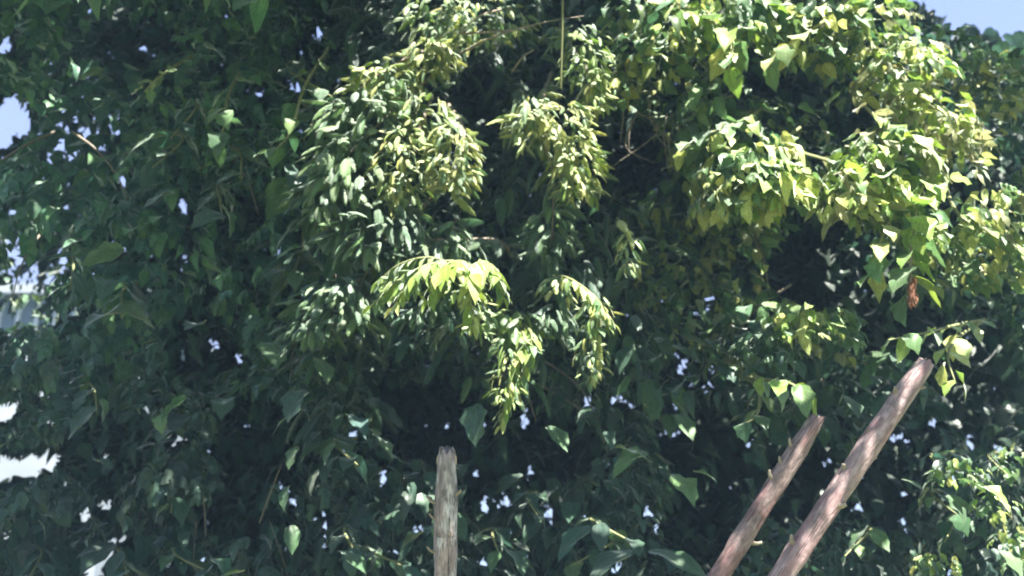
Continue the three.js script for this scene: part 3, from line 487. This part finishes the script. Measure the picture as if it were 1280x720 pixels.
// ---------------------------------------------------------------- the three bare poles
function pole(label, top, low, lean, d0, d1, rTop, rLow, mat, stubs, split) {
  const a = at(...low, d1), b = at(...top, d0), dir = b.clone().sub(a), s = -a.y / dir.y, base = a.clone().addScaledVector(dir, s), o = new THREE.Group();
  o.name = numbered('wooden_pole'); o.position.copy(base); o.userData = { label, category: 'pole', group: undefined }; delete o.userData.group; scene.add(o);
  const axis = b.clone().sub(base), L = axis.length(), side = new THREE.Vector3().crossVectors(axis, FWD).normalize(), n = 9, pts = [];
  for (let i = 0; i <= n; i++) { const q = i / n; pts.push(axis.clone().multiplyScalar(q).addScaledVector(side, lean * Math.sin(q * Math.PI * 2.2 + 0.4) * (1 - q))); }
  const k = L / b.distanceTo(a), rb = rTop + (rLow - rTop) * Math.min(1.5, k), g = tube(pts, [rb, rTop + (rLow - rTop) * 0.6, rTop], 28, 0.16), ps = g.attributes.position, u = axis.clone().normalize(), v = new THREE.Vector3(), ax = new THREE.Vector3();
  // knots, and a splintered, bevelled end
  const f1 = side.clone(), f2 = new THREE.Vector3().crossVectors(u, f1);
  for (let i = 0; i < ps.count; i++) {
    v.fromBufferAttribute(ps, i);
    const h = v.dot(u), end = (h - (L - split)) / split, ang = Math.atan2(v.dot(f2), v.dot(f1));
    for (const [hs] of stubs) { const w = Math.exp(-(((L - h) - hs) ** 2) / 0.0012); ax.copy(v).addScaledVector(u, -h); v.addScaledVector(ax, 0.10 * w); }
    if (end > 0) { ax.copy(v).addScaledVector(u, -h).sub(ax.copy(axis).addScaledVector(u, -L)); v.addScaledVector(f1, -v.dot(f1) * 0.22 * Math.min(1, end)); }
    if (end > 0.55) { v.addScaledVector(u, (fbm(Math.cos(ang) * 3 + 5, Math.sin(ang) * 3 + 5, rTop * 400) - 0.45) * split * 2.2 * (end - 0.55)); }
    ps.setXYZ(i, v.x, v.y, v.z);
  }
  g.computeVertexNormals();
  put('shaft', g, mat, o);
  // the splintered wood of the broken end
  const ends = [];
  for (let i = 0; i < 7; i++) { const an = i * 0.9 + rTop * 100, q = f1.clone().multiplyScalar(Math.cos(an) * rTop * 0.62).addScaledVector(f2, Math.sin(an) * rTop * 0.62), p0 = axis.clone().add(q).addScaledVector(u, -0.05); ends.push(tube([p0, p0.clone().addScaledVector(u, 0.03).addScaledVector(q, 0.1), p0.clone().addScaledVector(u, 0.052 + split * 0.22 * rnd())], [rTop * 0.36, rTop * 0.3, rTop * 0.1], 6, 0.5)); }
  put('broken_end', mergeGeometries(ends), M.cutWood, o);
  for (const [hs, sx, len0, r] of stubs) {
    const len = len0 * 1.3 + 0.012, c = axis.clone().addScaledVector(u, -hs), out = side.clone().multiplyScalar(sx).addScaledVector(FWD, -0.4).addScaledVector(u, 0.3).normalize(), rad = rTop * 0.8;
    put('twig_stub', tube([c.clone().addScaledVector(out, rad * 0.6), c.clone().addScaledVector(out, rad + len * 0.6), c.clone().addScaledVector(out, rad + len).addScaledVector(u, len * 0.3)], [r * 1.5, r, r * 0.7], 7, 0.4), M.cutWood, o);
  }
  return o;
}
pole('upright weathered grey pole with a splintered top, left of the leaning ones', [559, 566], [556, 720], 0.012, 3.95, 3.95, 0.047, 0.052, M.poleGrey, [[0.19, -1, 0.02, 0.008], [0.23, 1, 0.035, 0.007], [0.30, 1, 0.025, 0.006], [0.38, -0.2, 0.01, 0.012], [0.45, 1, 0.03, 0.006]], 0.12);
pole('thinner leaning reddish-brown pole with a rough broken end, shorter of the leaning pair', [1019, 527], [898, 720], 0.012, 4.0, 3.95, 0.040, 0.052, M.poleBrown, [[0.16, 1, 0.025, 0.008], [0.33, 1, 0.025, 0.009], [0.62, -1, 0.03, 0.01], [0.25, 1, 0.02, 0.007]], 0.14);
pole('thickest leaning reddish pole reaching up under a lit leaf, rightmost of three', [1156, 455], [975, 720], 0.016, 4.02, 3.9, 0.044, 0.056, M.poleRed, [[0.12, -0.6, 0.01, 0.008], [0.42, 1, 0.008, 0.008], [0.50, -0.9, 0.006, 0.01], [0.20, 1, 0.018, 0.009], [0.78, -0.3, 0.02, 0.013], [0.62, 0.9, 0.014, 0.011], [1.02, 1, 0.025, 0.01]], 0.1);

// ---------------------------------------------------------------- a pale building beyond the trees, seen in snatches at the left edge
{
  const d = 24, top = at(0, 374, d), low = at(0, 432, d), x0 = at(-460, 400, d).x, x1 = at(175, 400, d).x, z = top.z, W = x1 - x0, o = new THREE.Group();
  o.name = numbered('pale_building'); o.position.set((x0 + x1) / 2, 0, z); scene.add(o);
  o.userData = { label: 'pale building with a band of narrow windows glimpsed through leaves at left edge', category: 'building' };
  const box = (w, h, t, x, y, zz) => new THREE.BoxGeometry(w, h, t).translate(x, y, zz), wins = [[-W / 2 + 1.6, 2.6], [-W / 2 + 4.2, 2.6]];
  // the front wall in panels round two windows, then side and back walls
  const yw0 = 1.7, yw1 = 3.5, ww = 1.2, pieces = [box(W, yw0, 0.3, 0, yw0 / 2, -0.15), box(W, low.y - yw1, 0.3, 0, (low.y + yw1) / 2, -0.15)];
  let cut = -W / 2; for (const [x] of [...wins, [W / 2 + ww / 2]]) { const e = x - ww / 2; pieces.push(box(e - cut, yw1 - yw0, 0.3, (e + cut) / 2, (yw0 + yw1) / 2, -0.15)); cut = x + ww / 2; }
  pieces.push(box(0.3, low.y, 6, W / 2 - 0.15, low.y / 2, -3.3), box(0.3, low.y, 6, -W / 2 + 0.15, low.y / 2, -3.3), box(W, top.y, 0.3, 0, top.y / 2, -6.45));
  put('wall', mergeGeometries(pieces), M.wall, o);
  for (const [x, y] of wins) {
    const f = put('window', mergeGeometries([box(0.07, 1.8, 0.1, x - 0.565, y, -0.1), box(0.07, 1.8, 0.1, x + 0.565, y, -0.1), box(1.06, 0.07, 0.1, x, y + 0.865, -0.1), box(1.06, 0.07, 0.1, x, y - 0.865, -0.1)]), M.paint, o);
    put('pane', box(1.06, 1.66, 0.02, x, y, -0.12), M.glass, f);
  }
  const bandH = top.y - low.y, bm = (low.y + top.y) / 2, step = 0.5, x27 = at(27, 400, d).x - o.position.x, first = x27 - Math.floor((x27 + W / 2) / step) * step;
  put('sill', box(W + 0.1, 0.08, 0.5, 0, low.y + 0.04, -0.1), M.paint, o);
  for (let x = first; x < W / 2; x += step) { put('mullion', box(0.08, bandH - 0.08, 0.1, x, bm + 0.04, -0.05), M.paint, o); if (x + step < W / 2) put('pane', box(step - 0.084, bandH - 0.084, 0.03, x + step / 2, bm + 0.04, -0.1), M.glass, o); }
  put('roof', box(W + 0.8, 0.25, 7.4, 0, top.y + 0.125, -3.2), M.wall, o);
}
console.log('single leaves', trees.map((t) => t.o.name + ':' + t.singles).join(' '), 'copies', trees.reduce((s, t) => s + [...t.bins.values()].reduce((a, b) => a + b.m.length, 0), 0));
// thin blue fog added to lift the shadows, standing in for lens veil
scene.fog = new THREE.FogExp2(new THREE.Color(0.40, 0.66, 0.90), 0.003);
renderer.render(scene, camera);
